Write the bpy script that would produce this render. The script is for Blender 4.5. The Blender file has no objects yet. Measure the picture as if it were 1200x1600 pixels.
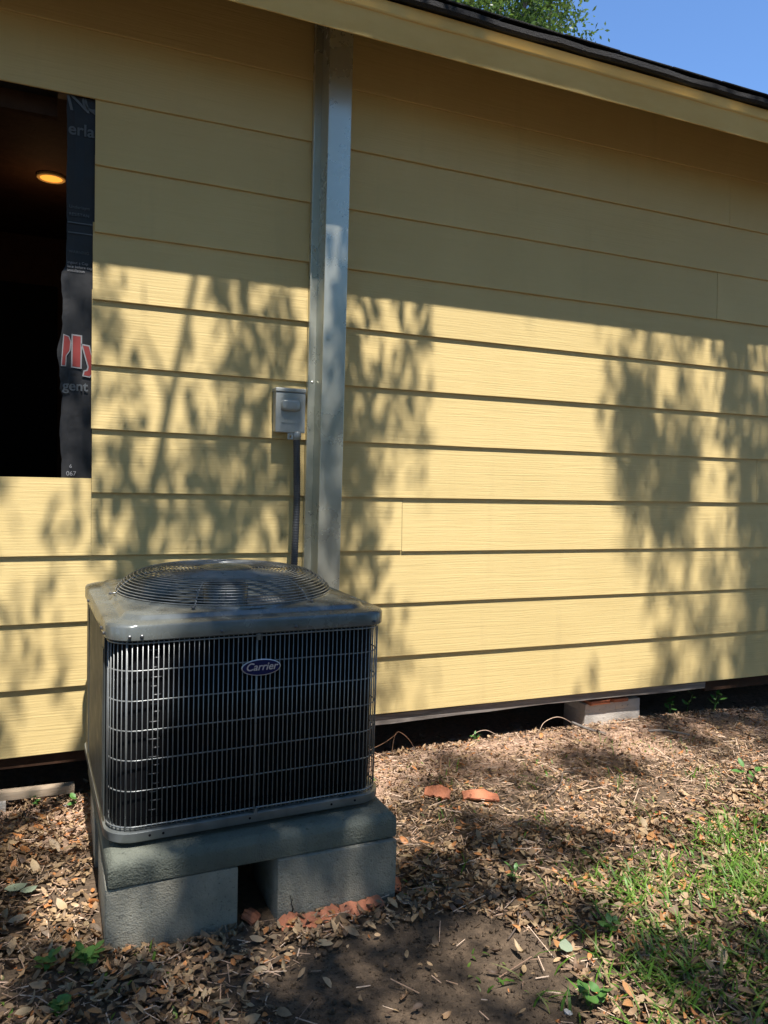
import bpy, bmesh, math, random
import numpy as np
from mathutils import Vector, Matrix
random.seed(7)
rng = np.random.default_rng(11)
R = math.radians
scn = bpy.context.scene
COL = scn.collection

# ------------------------------------------------------------------ camera
CAM = Vector((0.0, -3.445, 1.452))
yaw, pitch, roll = R(23.12), R(-3.21), R(1.666)
fwd = Vector((math.sin(yaw)*math.cos(pitch), math.cos(yaw)*math.cos(pitch), math.sin(pitch)))
right = Vector((math.cos(yaw), -math.sin(yaw), 0)); up = right.cross(fwd)
r2 = right*math.cos(roll) + up*math.sin(roll)
u2 = -right*math.sin(roll) + up*math.cos(roll)
cd = bpy.data.cameras.new('camera'); cam = bpy.data.objects.new('camera', cd); COL.objects.link(cam)
mw = Matrix((r2, u2, -fwd)).transposed().to_4x4(); mw.translation = CAM
cam.matrix_world = mw
cd.sensor_fit = 'VERTICAL'; cd.sensor_height = 36.0; cd.lens = 36.0*1205/1600
cd.clip_start = 0.05; cd.clip_end = 600
scn.camera = cam

# ------------------------------------------------------------------ light
SUN_TAN = 2.18
SUN_EL = math.atan(SUN_TAN)
SDIR = Vector((0.0, -math.cos(SUN_EL), math.sin(SUN_EL)))      # towards the sun
w = bpy.data.worlds.new('World'); scn.world = w; w.use_nodes = True
nt = w.node_tree; bg = nt.nodes['Background']
sky = nt.nodes.new('ShaderNodeTexSky'); sky.sky_type = 'NISHITA'; sky.sun_disc = False
sky.sun_elevation = SUN_EL; sky.sun_rotation = math.pi
sky.air_density = 1.0; sky.dust_density = 0.0; sky.ozone_density = 10.0
nt.links.new(sky.outputs['Color'], bg.inputs['Color']); bg.inputs['Strength'].default_value = 0.124
ld = bpy.data.lights.new('sun', 'SUN'); ld.energy = 4.6; ld.angle = R(0.53); ld.color = (1.0, 0.955, 0.91)
sun = bpy.data.objects.new('sun', ld); COL.objects.link(sun)
sun.rotation_euler = SDIR.to_track_quat('Z', 'Y').to_euler(); sun.location = (0, -10, 20)
scn.view_settings.view_transform = 'Standard'; scn.view_settings.look = 'None'
scn.view_settings.gamma = 1.0; scn.view_settings.use_curve_mapping = False
scn.view_settings.exposure = 0.95
scn.cycles.max_bounces = 6; scn.cycles.diffuse_bounces = 3; scn.cycles.glossy_bounces = 3; scn.cycles.transmission_bounces = 2; scn.cycles.transparent_max_bounces = 4

# ------------------------------------------------------------------ helpers
class MB:
    def __init__(s): s.v = []; s.f = []
    def add(s, v, f):
        o = len(s.v); s.v += [tuple(p) for p in v]; s.f += [tuple(i+o for i in q) for q in f]; return s
    def box(s, x0, x1, y0, y1, z0, z1):
        return s.add([(x0,y0,z0),(x1,y0,z0),(x1,y1,z0),(x0,y1,z0),(x0,y0,z1),(x1,y0,z1),(x1,y1,z1),(x0,y1,z1)],
              [(0,3,2,1),(4,5,6,7),(0,1,5,4),(1,2,6,5),(2,3,7,6),(3,0,4,7)])
    def tube(s, pts, rad, n=8, cap=True, closed=False):
        pts = [Vector(p) for p in pts]; m = len(pts)
        rads = rad if hasattr(rad, '__len__') else [rad]*m
        vs = []; prev = None
        for i, p in enumerate(pts):
            if closed: t = pts[(i+1) % m]-pts[i-1]
            else: t = pts[min(i+1, m-1)]-pts[max(i-1, 0)]
            t.normalize()
            if prev is None:
                a = Vector((0,0,1)) if abs(t.z) < .9 else Vector((1,0,0))
                nrm = t.cross(a).normalized()
            else:
                nrm = (prev - t*prev.dot(t)).normalized()
            prev = nrm; b = t.cross(nrm)
            for k in range(n):
                an = 2*math.pi*k/n
                vs.append(p + (nrm*math.cos(an)+b*math.sin(an))*rads[i])
        fs = []
        for i in range(m if closed else m-1):
            j = (i+1) % m
            for k in range(n):
                k2 = (k+1) % n
                fs.append((i*n+k, i*n+k2, j*n+k2, j*n+k))
        if cap and not closed:
            fs.append(tuple(reversed(range(n)))); fs.append(tuple((m-1)*n+k for k in range(n)))
        return s.add(vs, fs)
    def loft(s, loops, closed=True, cap0=False, cap1=False):
        n = len(loops[0]); vs = [p for l in loops for p in l]; fs = []
        for i in range(len(loops)-1):
            for k in range(n if closed else n-1):
                k2 = (k+1) % n
                fs.append((i*n+k, i*n+k2, (i+1)*n+k2, (i+1)*n+k))
        if cap0: fs.append(tuple(reversed(range(n))))
        if cap1: fs.append(tuple((len(loops)-1)*n+k for k in range(n)))
        return s.add(vs, fs)
    def mesh(s, name, mat=None, smooth=False, bevel=0, seg=2):
        me = bpy.data.meshes.new(name); me.from_pydata(s.v, [], s.f)
        if bevel:
            bm = bmesh.new(); bm.from_mesh(me)
            bmesh.ops.recalc_face_normals(bm, faces=bm.faces)
            bmesh.ops.bevel(bm, geom=list(bm.edges), offset=bevel, segments=seg, affect='EDGES', profile=.5)
            bm.to_mesh(me); bm.free()
        if mat: me.materials.append(mat)
        if smooth:
            me.polygons.foreach_set('use_smooth', [True]*len(me.polygons))
        me.update(); return me
    def build(s, name, mat, parent=None, smooth=False, bevel=0, seg=2):
        return link(name, s.mesh(name, mat, smooth, bevel, seg), parent)
def link(name, me, parent=None):
    o = bpy.data.objects.new(name, me); COL.objects.link(o); o.parent = parent; return o
def np_mesh(name, V, F, mat):
    me = bpy.data.meshes.new(name)
    V = np.asarray(V, np.float32); F = np.asarray(F, np.int32); k = F.shape[1]
    me.vertices.add(len(V)); me.vertices.foreach_set('co', V.ravel())
    me.loops.add(F.size); me.loops.foreach_set('vertex_index', F.ravel())
    me.polygons.add(len(F)); me.polygons.foreach_set('loop_start', np.arange(0, F.size, k, dtype=np.int32))
    me.polygons.foreach_set('loop_total', np.full(len(F), k, np.int32))
    me.materials.append(mat); me.update(calc_edges=True); me.validate(); return me
def tag(o, label=None, cat=None, group=None, kind=None):
    if label: o['label'] = label
    if cat: o['category'] = cat
    if group: o['group'] = group
    if kind: o['kind'] = kind
    return o
def thing(name, label, cat, loc=(0,0,0), rz=0, group=None):
    o = bpy.data.objects.new(name, None); COL.objects.link(o); o.location = loc; o.rotation_euler = (0,0,rz)
    o.empty_display_size = .1
    return tag(o, label, cat, group)

# ------------------------------------------------------------------ materials
def mat(name, col=(.5,.5,.5), rough=.6, metal=0.0, spec=.5):
    m = bpy.data.materials.new(name); m.use_nodes = True
    b = m.node_tree.nodes['Principled BSDF']
    b.inputs['Base Color'].default_value = (*col, 1); b.inputs['Roughness'].default_value = rough
    b.inputs['Metallic'].default_value = metal; b.inputs['Specular IOR Level'].default_value = spec
    return m
class NB:
    def __init__(s, m): s.m = m; s.t = m.node_tree; s.b = s.t.nodes['Principled BSDF']
    def n(s, typ, **kw):
        nd = s.t.nodes.new(typ)
        for k, v in kw.items():
            if k in nd.inputs: 
                nd.inputs[k].default_value = v
            else: setattr(nd, k, v)
        return nd
    def l(s, a, b): s.t.links.new(a, b)
    def coords(s, scale=(1,1,1), rand=0.0, kind='Object'):
        tc = s.n('ShaderNodeTexCoord'); mp = s.n('ShaderNodeMapping'); mp.inputs['Scale'].default_value = scale
        s.l(tc.outputs[kind], mp.inputs['Vector'])
        if rand:
            oi = s.n('ShaderNodeObjectInfo'); mu = s.n('ShaderNodeMath', operation='MULTIPLY'); mu.inputs[1].default_value = rand
            s.l(oi.outputs['Random'], mu.inputs[0])
            cb = s.n('ShaderNodeCombineXYZ'); s.l(mu.outputs[0], cb.inputs[0]); s.l(mu.outputs[0], cb.inputs[2])
            s.l(cb.outputs[0], mp.inputs['Location'])
        return mp.outputs['Vector']
    def noise(s, vec, scale, detail=4, rough=.55, dist=0):
        n = s.n('ShaderNodeTexNoise'); n.inputs['Scale'].default_value = scale; n.inputs['Detail'].default_value = detail
        n.inputs['Roughness'].default_value = rough; n.inputs['Distortion'].default_value = dist
        s.l(vec, n.inputs['Vector']); return n.outputs['Fac']
    def ramp(s, fac, stops, interp='LINEAR'):
        r = s.n('ShaderNodeValToRGB'); e = r.color_ramp.elements; r.color_ramp.interpolation = interp
        while len(e) < len(stops): e.new(.5)
        for el, (p, c) in zip(e, stops):
            el.position = p; el.color = (*c, 1) if len(c) == 3 else c
        s.l(fac, r.inputs['Fac']); return r.outputs['Color']
    def mix(s, fac, a, b, mode='MIX'):
        m = s.n('ShaderNodeMix', data_type='RGBA', blend_type=mode)
        if isinstance(fac, (int, float)): m.inputs[0].default_value = fac
        else: s.l(fac, m.inputs[0])
        for i, c in ((6, a), (7, b)):
            if isinstance(c, tuple): m.inputs[i].default_value = (*c, 1)
            else: s.l(c, m.inputs[i])
        return m.outputs[2]
    def math(s, op, a, b=None):
        m = s.n('ShaderNodeMath', operation=op)
        for i, c in ((0, a), (1, b)):
            if c is None: continue
            if isinstance(c, (int, float)): m.inputs[i].default_value = c
            else: s.l(c, m.inputs[i])
        return m.outputs[0]
    def bump(s, h, strength=.3, dist=.01):
        b = s.n('ShaderNodeBump'); b.inputs['Strength'].default_value = strength; b.inputs['Distance'].default_value = dist
        s.l(h, b.inputs['Height']); s.l(b.outputs[0], s.b.inputs['Normal'])
    def col(s, c): s.l(c, s.b.inputs['Base Color'])
    def rough(s, c): s.l(c, s.b.inputs['Roughness'])

def m_siding():
    m = mat('siding_paint', rough=.55, spec=.35); q = NB(m)
    v = q.coords((1.3, 1.0, 38.0), rand=37.0)
    n1 = q.noise(v, 1.6, 6, .6, 1.1)
    v2 = q.coords((1, 1, 1), rand=37.0)
    mp = q.n('ShaderNodeTexWave', wave_type='BANDS', bands_direction='Z', wave_profile='SIN')
    mp.inputs['Scale'].default_value = 26; mp.inputs['Distortion'].default_value = 5.5; mp.inputs['Detail'].default_value = 3
    mp.inputs['Detail Scale'].default_value = .55; mp.inputs['Detail Roughness'].default_value = .6
    vv = q.coords((.35, 1, 1), rand=37.0); q.l(vv, mp.inputs['Vector'])
    big = q.noise(q.coords((.8, 1, 4), rand=11.0), 1.3, 3)
    h = q.math('ADD', q.math('MULTIPLY', mp.outputs['Fac'], q.math('MULTIPLY', big, .22)), q.math('MULTIPLY', n1, 1.5))
    q.bump(h, .34, .0036)
    dirt = q.noise(q.coords((1, 1, 1)), 2.3, 5, .6)
    c = q.ramp(dirt, [(.25, (.68,.512,.222)), (.7, (.74,.565,.252))])
    c2 = q.mix(q.math('MULTIPLY', q.math('SUBTRACT', n1, .45), .35), c, (.56,.41,.15))
    oi = q.n('ShaderNodeObjectInfo'); tone = q.ramp(oi.outputs['Random'], [(0, (.93,.93,.92)), (1, (1,1,1))])
    drip = q.noise(q.coords((9, 1, .7)), 1.0, 5, .6)
    c3 = q.mix(1.0, c2, tone, 'MULTIPLY'); c3 = q.mix(q.math('MULTIPLY', q.ramp(drip, [(.58, (0,0,0)), (.75, (1,1,1))]), .16), c3, (.40,.31,.15))
    q.col(c3); return m
def m_fascia():
    m = mat('fascia_paint', rough=.6, spec=.3); q = NB(m)
    n = q.noise(q.coords((1, 4, 4)), 3, 6, .65)
    st = q.ramp(q.noise(q.coords((6, 14, 14)), 1.7, 5, .7), [(.66, (0,0,0)), (.70, (1,1,1))])
    c = q.ramp(n, [(.3, (.74,.53,.20)), (.7, (.82,.62,.255))])
    loc = q.noise(q.coords((.6, 1, 1)), 1.1, 1)
    mk = q.math('MULTIPLY', st, q.ramp(loc, [(.52, (0,0,0)), (.58, (1,1,1))]))
    q.col(q.mix(q.math('MULTIPLY', mk, .75), c, (.12,.075,.03))); q.bump(n, .2, .004); return m
def m_metal(name, col, rough=.35, metal=.6, grime=.15, scale=9):
    m = mat(name, col, rough, metal); q = NB(m)
    n = q.noise(q.coords(), scale, 6, .6)
    d = tuple(c*(1-grime*2) for c in col); b = tuple(min(1, c*(1+grime)) for c in col)
    q.col(q.ramp(n, [(.3, d), (.7, b)])); q.rough(q.ramp(n, [(.3, (rough*.8,)*3), (.75, (min(1, rough*1.35),)*3)])); return m
def m_concrete(name, a, b, bump=.5, scale=60):
    m = mat(name, a, .85, 0, .3); q = NB(m); v = q.coords(rand=5.0)
    n = q.noise(v, 5, 6, .65); f = q.noise(v, scale, 4, .7)
    vo = q.n('ShaderNodeTexVoronoi'); vo.inputs['Scale'].default_value = scale*2.2; q.l(v, vo.inputs['Vector'])
    c = q.ramp(n, [(.3, a), (.7, b)])
    pit = q.ramp(f, [(.28, (0,0,0)), (.40, (1,1,1))])
    q.col(q.mix(pit, tuple(x*.45 for x in a), c))
    q.bump(q.math('ADD', f, q.math('MULTIPLY', vo.outputs['Distance'], .5)), bump, .006); return m
def m_wood(name, a, b, sc=(1, 14, 14)):
    m = mat(name, a, .8, 0, .2); q = NB(m); n = q.noise(q.coords(sc, rand=9.0), 4, 6, .65, .6)
    q.col(q.ramp(n, [(.3, a), (.7, b)])); q.bump(n, .6, .006); return m
def m_leaf(name, cols, rough=.6, trans=.0, spec=.4):
    m = mat(name, rough=rough, spec=spec); q = NB(m)
    g = q.n('ShaderNodeNewGeometry')
    n = len(cols); c = q.ramp(g.outputs['Random Per Island'], [(i/n, k) for i, k in enumerate(cols)], 'CONSTANT')
    nz = q.noise(q.coords(), 90, 3, .6)
    q.col(q.mix(q.math('MULTIPLY', q.math('SUBTRACT', nz, .35), .9), c, (.05,.035,.02)) if trans == 0 else c)
    if trans:
        t = q.n('ShaderNodeBsdfTranslucent'); q.l(c, t.inputs['Color'])
        mx = q.n('ShaderNodeMixShader'); mx.inputs[0].default_value = trans
        out = q.t.nodes['Material Output']; q.l(q.b.outputs[0], mx.inputs[1]); q.l(t.outputs[0], mx.inputs[2]); q.l(mx.outputs[0], out.inputs['Surface'])
    return m
def m_ground():
    m = mat('soil', rough=.95, spec=.15); q = NB(m); v = q.coords()
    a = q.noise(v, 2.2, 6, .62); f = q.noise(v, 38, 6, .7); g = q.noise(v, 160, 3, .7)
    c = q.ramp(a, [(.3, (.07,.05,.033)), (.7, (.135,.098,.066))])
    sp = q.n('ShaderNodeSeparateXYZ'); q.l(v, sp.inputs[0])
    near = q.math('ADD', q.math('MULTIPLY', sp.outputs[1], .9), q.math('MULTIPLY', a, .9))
    c = q.mix(q.ramp(near, [(-0.0, (0,0,0)), (.25, (1,1,1))]), c, (.50,.33,.23))  # reddish soil by the wall, its colour raised to paint in sunlight
    c = q.mix(q.math('MULTIPLY', q.ramp(f, [(.42, (0,0,0)), (.62, (1,1,1))]), .6), c, (.20,.14,.09))
    c = q.mix(q.ramp(g, [(.68, (0,0,0)), (.74, (1,1,1))]), c, (.36,.29,.20))
    q.col(c); q.bump(q.math('ADD', f, q.math('MULTIPLY', g, .6)), .8, .012); return m
M = {}
M['siding'] = m_siding(); M['fascia'] = m_fascia()
M['shingle'] = m_concrete('asphalt_shingle', (.018,.017,.017), (.035,.033,.032), .8, 120)
M['soffit'] = m_wood('soffit_wood', (.30,.23,.11), (.36,.28,.14))
M['duct'] = m_metal('duct_metal', (.57,.565,.465), .27, .6, .08, 3)
M['acmetal'] = m_metal('cabinet_paint', (.165,.178,.165), .25, .35, .12, 14)
M['acpan'] = m_metal('pan_paint', (.20,.215,.205), .36, .4, .15, 14)
M['acside'] = m_metal('side_panel_darkened', (.07,.078,.074), .5, .1, .12, 14)  # cabinet colour darkened on this side to offset the siding's reflection
M['wire'] = m_metal('wire_coating', (.27,.28,.27), .3, .4, .1, 20)
M['black'] = mat('black_interior', (.004,.004,.005), .8, 0, .15)
M['blade'] = m_metal('fan_blade', (.23,.24,.24), .4, .6, .15, 8)
M['copper'] = m_metal('coil_tube', (.16,.16,.16), .45, .8, .1)
M['slab'] = m_concrete('pad_concrete', (.115,.125,.098), (.18,.188,.148), .75, 70)
M['block'] = m_concrete('block_concrete', (.20,.19,.15), (.33,.315,.25), .6, 80)
M['pierblock'] = m_concrete('pier_concrete', (.42,.38,.33), (.55,.50,.43), .5, 60)
M['brick'] = m_concrete('brick_clay', (.33,.10,.045), (.45,.16,.08), .5, 70)
M['shard'] = m_concrete('terracotta', (.40,.135,.065), (.55,.22,.12), .6, 30)
M['oldwood'] = m_wood('weathered_wood', (.13,.11,.095), (.30,.265,.23))
M['paleboard'] = m_wood('pale_timber', (.36,.27,.18), (.52,.41,.29))
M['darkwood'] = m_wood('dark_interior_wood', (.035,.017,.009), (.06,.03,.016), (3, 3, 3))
M['felt'] = m_metal('black_underlay', (.016,.016,.017), .5, 0, .3, 12)
M['print_white'] = mat('white_print', (.26,.26,.265), .5)
M['print_grey'] = mat('grey_print', (.10,.11,.115), .5)
M['print_red'] = mat('red_print', (.24,.035,.03), .5)
M['boxgrey'] = m_metal('box_paint', (.40,.415,.385), .33, .25, .08, 10)
M['conduit'] = m_metal('conduit_plastic', (.05,.052,.055), .45, 0, .1)
M['blue'] = mat('badge_blue', (.008,.012,.075), .5, 0, .25)
M['silver'] = mat('badge_silver', (.62,.63,.66), .3, .5)
M['bark'] = m_concrete('bark', (.07,.05,.038), (.14,.11,.085), 1.0, 18)
M['litter'] = m_leaf('dry_leaf', [(.31,.19,.095), (.40,.26,.135), (.21,.125,.065), (.50,.335,.185), (.14,.082,.045), (.33,.22,.12), (.50,.205,.065), (.25,.16,.085), (.42,.29,.155), (.09,.056,.035)], .62)
M['crown'] = m_leaf('tree_leaf', [(.065,.125,.022), (.085,.15,.028), (.055,.10,.02), (.105,.175,.032)], .42, .48)
M['grass'] = m_leaf('grass_blade', [(.12,.25,.03), (.15,.30,.035), (.09,.19,.025), (.20,.33,.05), (.26,.27,.10)], .45, .4)
M['weed'] = m_leaf('weed_leaf', [(.07,.17,.035), (.09,.21,.045), (.12,.24,.06)], .45, .2)
M['greyleaf'] = mat('grey_green_leaf', (.25,.30,.20), .6)
M['straw'] = m_leaf('straw', [(.64,.43,.29), (.47,.30,.19), (.70,.52,.37), (.29,.175,.11)], .7)
M['vine'] = m_wood('dry_stem', (.20,.11,.06), (.34,.20,.12))
M['pebble'] = m_concrete('pale_pebble', (.5,.47,.42), (.66,.63,.58), .3, 60)
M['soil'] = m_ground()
lampm = bpy.data.materials.new('lamp_glow'); lampm.use_nodes = True
_b = lampm.node_tree.nodes['Principled BSDF']; _b.inputs['Emission Color'].default_value = (1, .33, .04, 1); _b.inputs['Emission Strength'].default_value = .85
_b.inputs['Base Color'].default_value = (.08, .04, .015, 1); M['lamp'] = lampm

# ------------------------------------------------------------------ ground
def sstep(a, b, x):
    t = np.clip((x-a)/(b-a), 0, 1); return t*t*(3-2*t)
_ph = rng.uniform(0, 6.28, (14, 2)); _fr = np.array([(math.cos(a), math.sin(a)) for a in rng.uniform(0, 6.28, 14)])*np.geomspace(1.2, 22, 14)[:, None]
_am = .011/np.geomspace(1, 9, 14)
def gh(x, y):
    x = np.asarray(x, float); y = np.asarray(y, float)
    z = .034*sstep(1.15, 1.6, x)*(1-.6*sstep(3.15, 3.7, x))*np.exp(-((y+.10)/.36)**2)
    
    z = z - .10*sstep(-.06, .35, y)*(y < 9) - .01*np.exp(-((x-.95)**2/.16+(y+1.75)**2/.12))
    for i in range(14): z = z + _am[i]*np.sin(_fr[i,0]*x+_fr[i,1]*y+_ph[i,0])
    far = np.hypot(x-1, y)
    return z*(far < 12) 
def axis(c0, c1, st, far):
    a = list(np.arange(c0, c1, st)); s = st
    while a[-1] < far: s *= 1.25; a.append(a[-1]+s)
    s = st
    while a[0] > -far: s *= 1.25; a.insert(0, a[0]-s)
    return np.array(a)
gx = axis(-1.2, 5.0, .022, 250); gy = axis(-2.9, .5, .022, 250)
GX, GY = np.meshgrid(gx, gy); GZ = gh(GX, GY)
V = np.stack([GX, GY, GZ], -1).reshape(-1, 3); nx, ny = len(gx), len(gy)
ii = (np.arange(ny-1)[:, None]*nx+np.arange(nx-1)[None]).ravel()
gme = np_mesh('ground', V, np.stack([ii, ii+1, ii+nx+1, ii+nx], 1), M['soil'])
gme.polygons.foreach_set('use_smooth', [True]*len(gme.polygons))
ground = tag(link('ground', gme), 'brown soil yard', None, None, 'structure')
def g1(x, y): return float(gh(x, y))

# ------------------------------------------------------------------ house
house = thing('house', 'yellow lap-sided house with dark roof edge and open crawl space', 'house', (0, 0, 0))
E_, ZB = .268, .24
resR0 = {11:1.9,10:1,9:.2,8:-2.2,7:-3.4,6:-3.9,5:-2.1,4:-.1,3:3.3,2:6,1:7.4,0:1.7,12:2}
resR1 = {11:7.7,10:-.2,9:-1.6,8:-2.6,7:-4.7,6:-3.5,5:-1.9,4:-1.2,3:-1.4,2:1.8,1:2.6,0:-3.6,12:4}
resL0 = {12:0,11:0,10:-.1,9:2.4,8:1.5,7:-.4,6:-.4,5:1.0,4:1.9,3:3.1,2:-.4,1:-1.9,0:-5.4}
resL1 = {12:1,11:1,10:.9,9:-.4,8:.1,7:-.5,6:-2.7,5:-2.6,4:1.0,3:2.5,2:1,1:0,0:-2}
def plank(k, x0, x1, side, dz=0.0, top=None):
    A, B, xa, xb = (resR0, resR1, 1.3, 3.95) if side > 0 else (resL0, resL1, .2, 1.05)
    def zz(x, kk):
        t = min(1.3, max(-.4, (x-xa)/(xb-xa))); return ZB+E_*(kk+(A[kk]+(B[kk]-A[kk])*t)/100)
    jy = random.uniform(-.0012, .0012); lean = .0125; th = .0092
    mb = MB(); n = max(2, int((x1-x0)/.25)); lo = []
    for i in range(n+1):
        x = x0+(x1-x0)*i/n; z0 = zz(x, k)+dz+random.uniform(-.0006, .0006)
        z1 = top if top else (zz(x, k+1)+.042 if k < 11 else 3.452+.0003*k)
        f = (z1-z0)/E_
        y0 = -.006+jy; y1 = y0+lean*f
        lo.append([(x, y0+.0015, z0), (x, y0, z0+.0018), (x, y1, z1), (x, y1+th, z1), (x, y0+th, z0)])
    mb.loft(lo, True, True, True)
    return mb.build('siding_plank', M['siding'], house)
WX0, WX1 = -1.25, .139          # window opening
DX = 1.15
joints = {3:[1.569, 5.2], 10:[3.601], 4:[3.937], 8:[3.54], 7:[2.9-.32, 6.0], 6:[6.4], 9:[5.8], 5:[5.1], 2:[4.6], 1:[6.7], 0:[5.6], 11:[4.9], 12:[3.0]}
joints[7] = [6.0]
for k in range(12):
    xs = [DX+.004] + joints.get(k, []) + [8.2]
    for a, b in zip(xs[:-1], xs[1:]):
        plank(k, a+(.0013 if a > 1.2 else 0), b-.0013, 1, -.004 if (k == 3 and a > 1.4) else (random.uniform(-.0012, .0012) if a > 1.2 else 0))
    if 4 <= k <= 9:
        plank(k, WX1+[.0,-.004,-.004,-.002,.004,.004][k-4], DX, -1)
        plank(k, -4.5, WX0, -1)
    elif k == 3:
        plank(k, WX1, DX, -1); plank(k, WX0+.002, WX1-.001, -1, 0, 1.376); plank(k, -4.5, WX0, -1)
    else:
        plank(k, -4.5, DX, -1)
# wall body behind the planks, with the opening, and the room
def hb(name, m, *b): return MB().box(*b).build(name, M[m], house)
WZ0, WZ1 = 1.372, 2.93
hb('wall_sheathing', 'felt', DX-.9, 8.2, .022, .10, .255, 3.46)
hb('wall_sheathing', 'felt', -4.5, WX0-.02, .022, .10, .255, 3.46)
hb('wall_sheathing', 'felt', WX0-.018, DX-.902, .022, .10, .255, WZ0-.004)
hb('wall_sheathing', 'felt', WX0-.018, DX-.902, .022, .10, WZ1+.004, 3.46)
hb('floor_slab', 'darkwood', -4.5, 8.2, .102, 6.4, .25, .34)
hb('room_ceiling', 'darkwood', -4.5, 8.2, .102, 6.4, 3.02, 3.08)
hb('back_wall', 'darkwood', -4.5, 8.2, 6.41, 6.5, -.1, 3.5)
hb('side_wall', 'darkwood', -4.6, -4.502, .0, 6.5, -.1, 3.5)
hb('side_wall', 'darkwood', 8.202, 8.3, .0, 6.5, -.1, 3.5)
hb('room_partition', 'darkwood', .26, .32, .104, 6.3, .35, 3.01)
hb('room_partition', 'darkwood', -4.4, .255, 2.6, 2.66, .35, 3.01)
d = hb('interior_door', 'black', -1.05, .008, 2.56, 2.597, .35, 2.667)
MB().box(-.98, -.94, 2.52, 2.558, 1.3, 1.42).build('door_handle', M['silver'], d)
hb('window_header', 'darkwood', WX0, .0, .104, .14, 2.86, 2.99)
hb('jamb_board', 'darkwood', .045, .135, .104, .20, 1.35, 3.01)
# sill plank below the siding, and crawl space
mb = MB(); xs = np.linspace(1.16, 3.62, 14)
lo = []
for x in xs:
    a = .01*math.sin(x*3.1)+.004*math.sin(x*11)
    lo.append([(x, .013, .188+a*.5), (x, .011, .232), (x, .05, .236), (x, .05, .186+a*.5)])
mb.loft(lo, True, True, True).build('sill_board', M['oldwood'], house)
MB().box(3.623, 8.2, .016, .055, .165, .236).build('sill_board', M['darkwood'], house)
MB().box(-4.5, 1.157, .014, .055, .172, .236).build('sill_board', M['darkwood'], house)
MB().box(-4.5, 8.2, .056, .12, .196, .249).build('floor_beam', M['darkwood'], house)
# eave
pitch_r = R(18); tp = math.tan(pitch_r)
def roof_pt(y, off): return 3.385 + (y+.50)*tp + off
mb = MB(); n = 90; lo = []
for i in range(n+1):
    x = -4.9+13.6*i/n; j = random.uniform(-.006, .006); j2 = random.uniform(-.005, .005)
    lo.append([(x, -.479+j, 3.344+j2*.6), (x, -.489+j, 3.353), (x, -.488+j, 3.375+j2*.4), (x, -.480+j, 3.380+j2*.5), (x, 3.2, roof_pt(3.2, -.012)), (x, 3.2, roof_pt(3.2, -.06))])
rf = mb.loft(lo, True, True, True).build('roof', M['shingle'], house)
MB().add([(-4.9,3.2,roof_pt(3.2,0)),(8.7,3.2,roof_pt(3.2,0)),(8.7,6.9,roof_pt(-.5,0)),(-4.9,6.9,roof_pt(-.5,0)),
          (-4.9,3.2,roof_pt(3.2,-.06)),(8.7,3.2,roof_pt(3.2,-.06)),(8.7,6.9,roof_pt(-.5,-.06)),(-4.9,6.9,roof_pt(-.5,-.06))],
         [(0,1,2,3),(7,6,5,4),(0,4,5,1),(1,5,6,2),(2,6,7,3),(3,7,4,0)]).build('roof_slope', M['shingle'], rf)
# shingle courses on the front slope, each tab its own piece
tab = MB().box(-.152, .152, 0, .19, 0, .007).mesh('shingle', M['shingle'], bevel=.0015, seg=1)
for r_ in range(3):
    for c in range(26):
        y = -.490+r_*.14; x = -1.5+c*.31+(r_ % 2)*.155
        o = link('shingle', tab, rf); o.location = (x, y+random.uniform(-.004, .004), roof_pt(y, .0015+.003*(r_ % 2))); o.rotation_euler = (pitch_r, 0, random.uniform(-.01, .01))
# soffit boards (roof deck seen from below)
for r_ in range(3):
    y0 = -.434+r_*.146; y1 = y0+.143
    MB().add([(-4.9,y0,roof_pt(y0,-.066)),(8.7,y0,roof_pt(y0,-.066)),(8.7,y1,roof_pt(y1,-.066)),(-4.9,y1,roof_pt(y1,-.066)),
              (-4.9,y0,roof_pt(y0,-.084)),(8.7,y0,roof_pt(y0,-.084)),(8.7,y1,roof_pt(y1,-.084)),(-4.9,y1,roof_pt(y1,-.084))],
             [(0,1,2,3),(7,6,5,4),(0,4,5,1),(1,5,6,2),(2,6,7,3),(3,7,4,0)]).build('soffit_board', M['soffit'], house)
def slab_x(name, prof, m, nseg=60, jit=.0):
    lo = []
    for i in range(nseg+1):
        x = -4.9+13.6*i/nseg; j = random.uniform(-jit, jit)
        lo.append([(x, y, z+j) for y, z in prof])
    return MB().loft(lo, True, True, True).build(name, M[m], house)
slab_x('fascia_board', [(-.429,3.197),(-.4625,3.286),(-.443,3.294),(-.4095,3.205)], 'fascia', 60, .0012)
slab_x('fascia_trim', [(-.4480,3.2965),(-.4570,3.3425),(-.435,3.3425),(-.425,3.3005)], 'fascia', 60, .0008)
slab_x('fascia_bead', [(-.4668,3.283),(-.4715,3.2895),(-.4655,3.2915),(-.4615,3.285)], 'fascia', 90, .0015)

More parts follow.
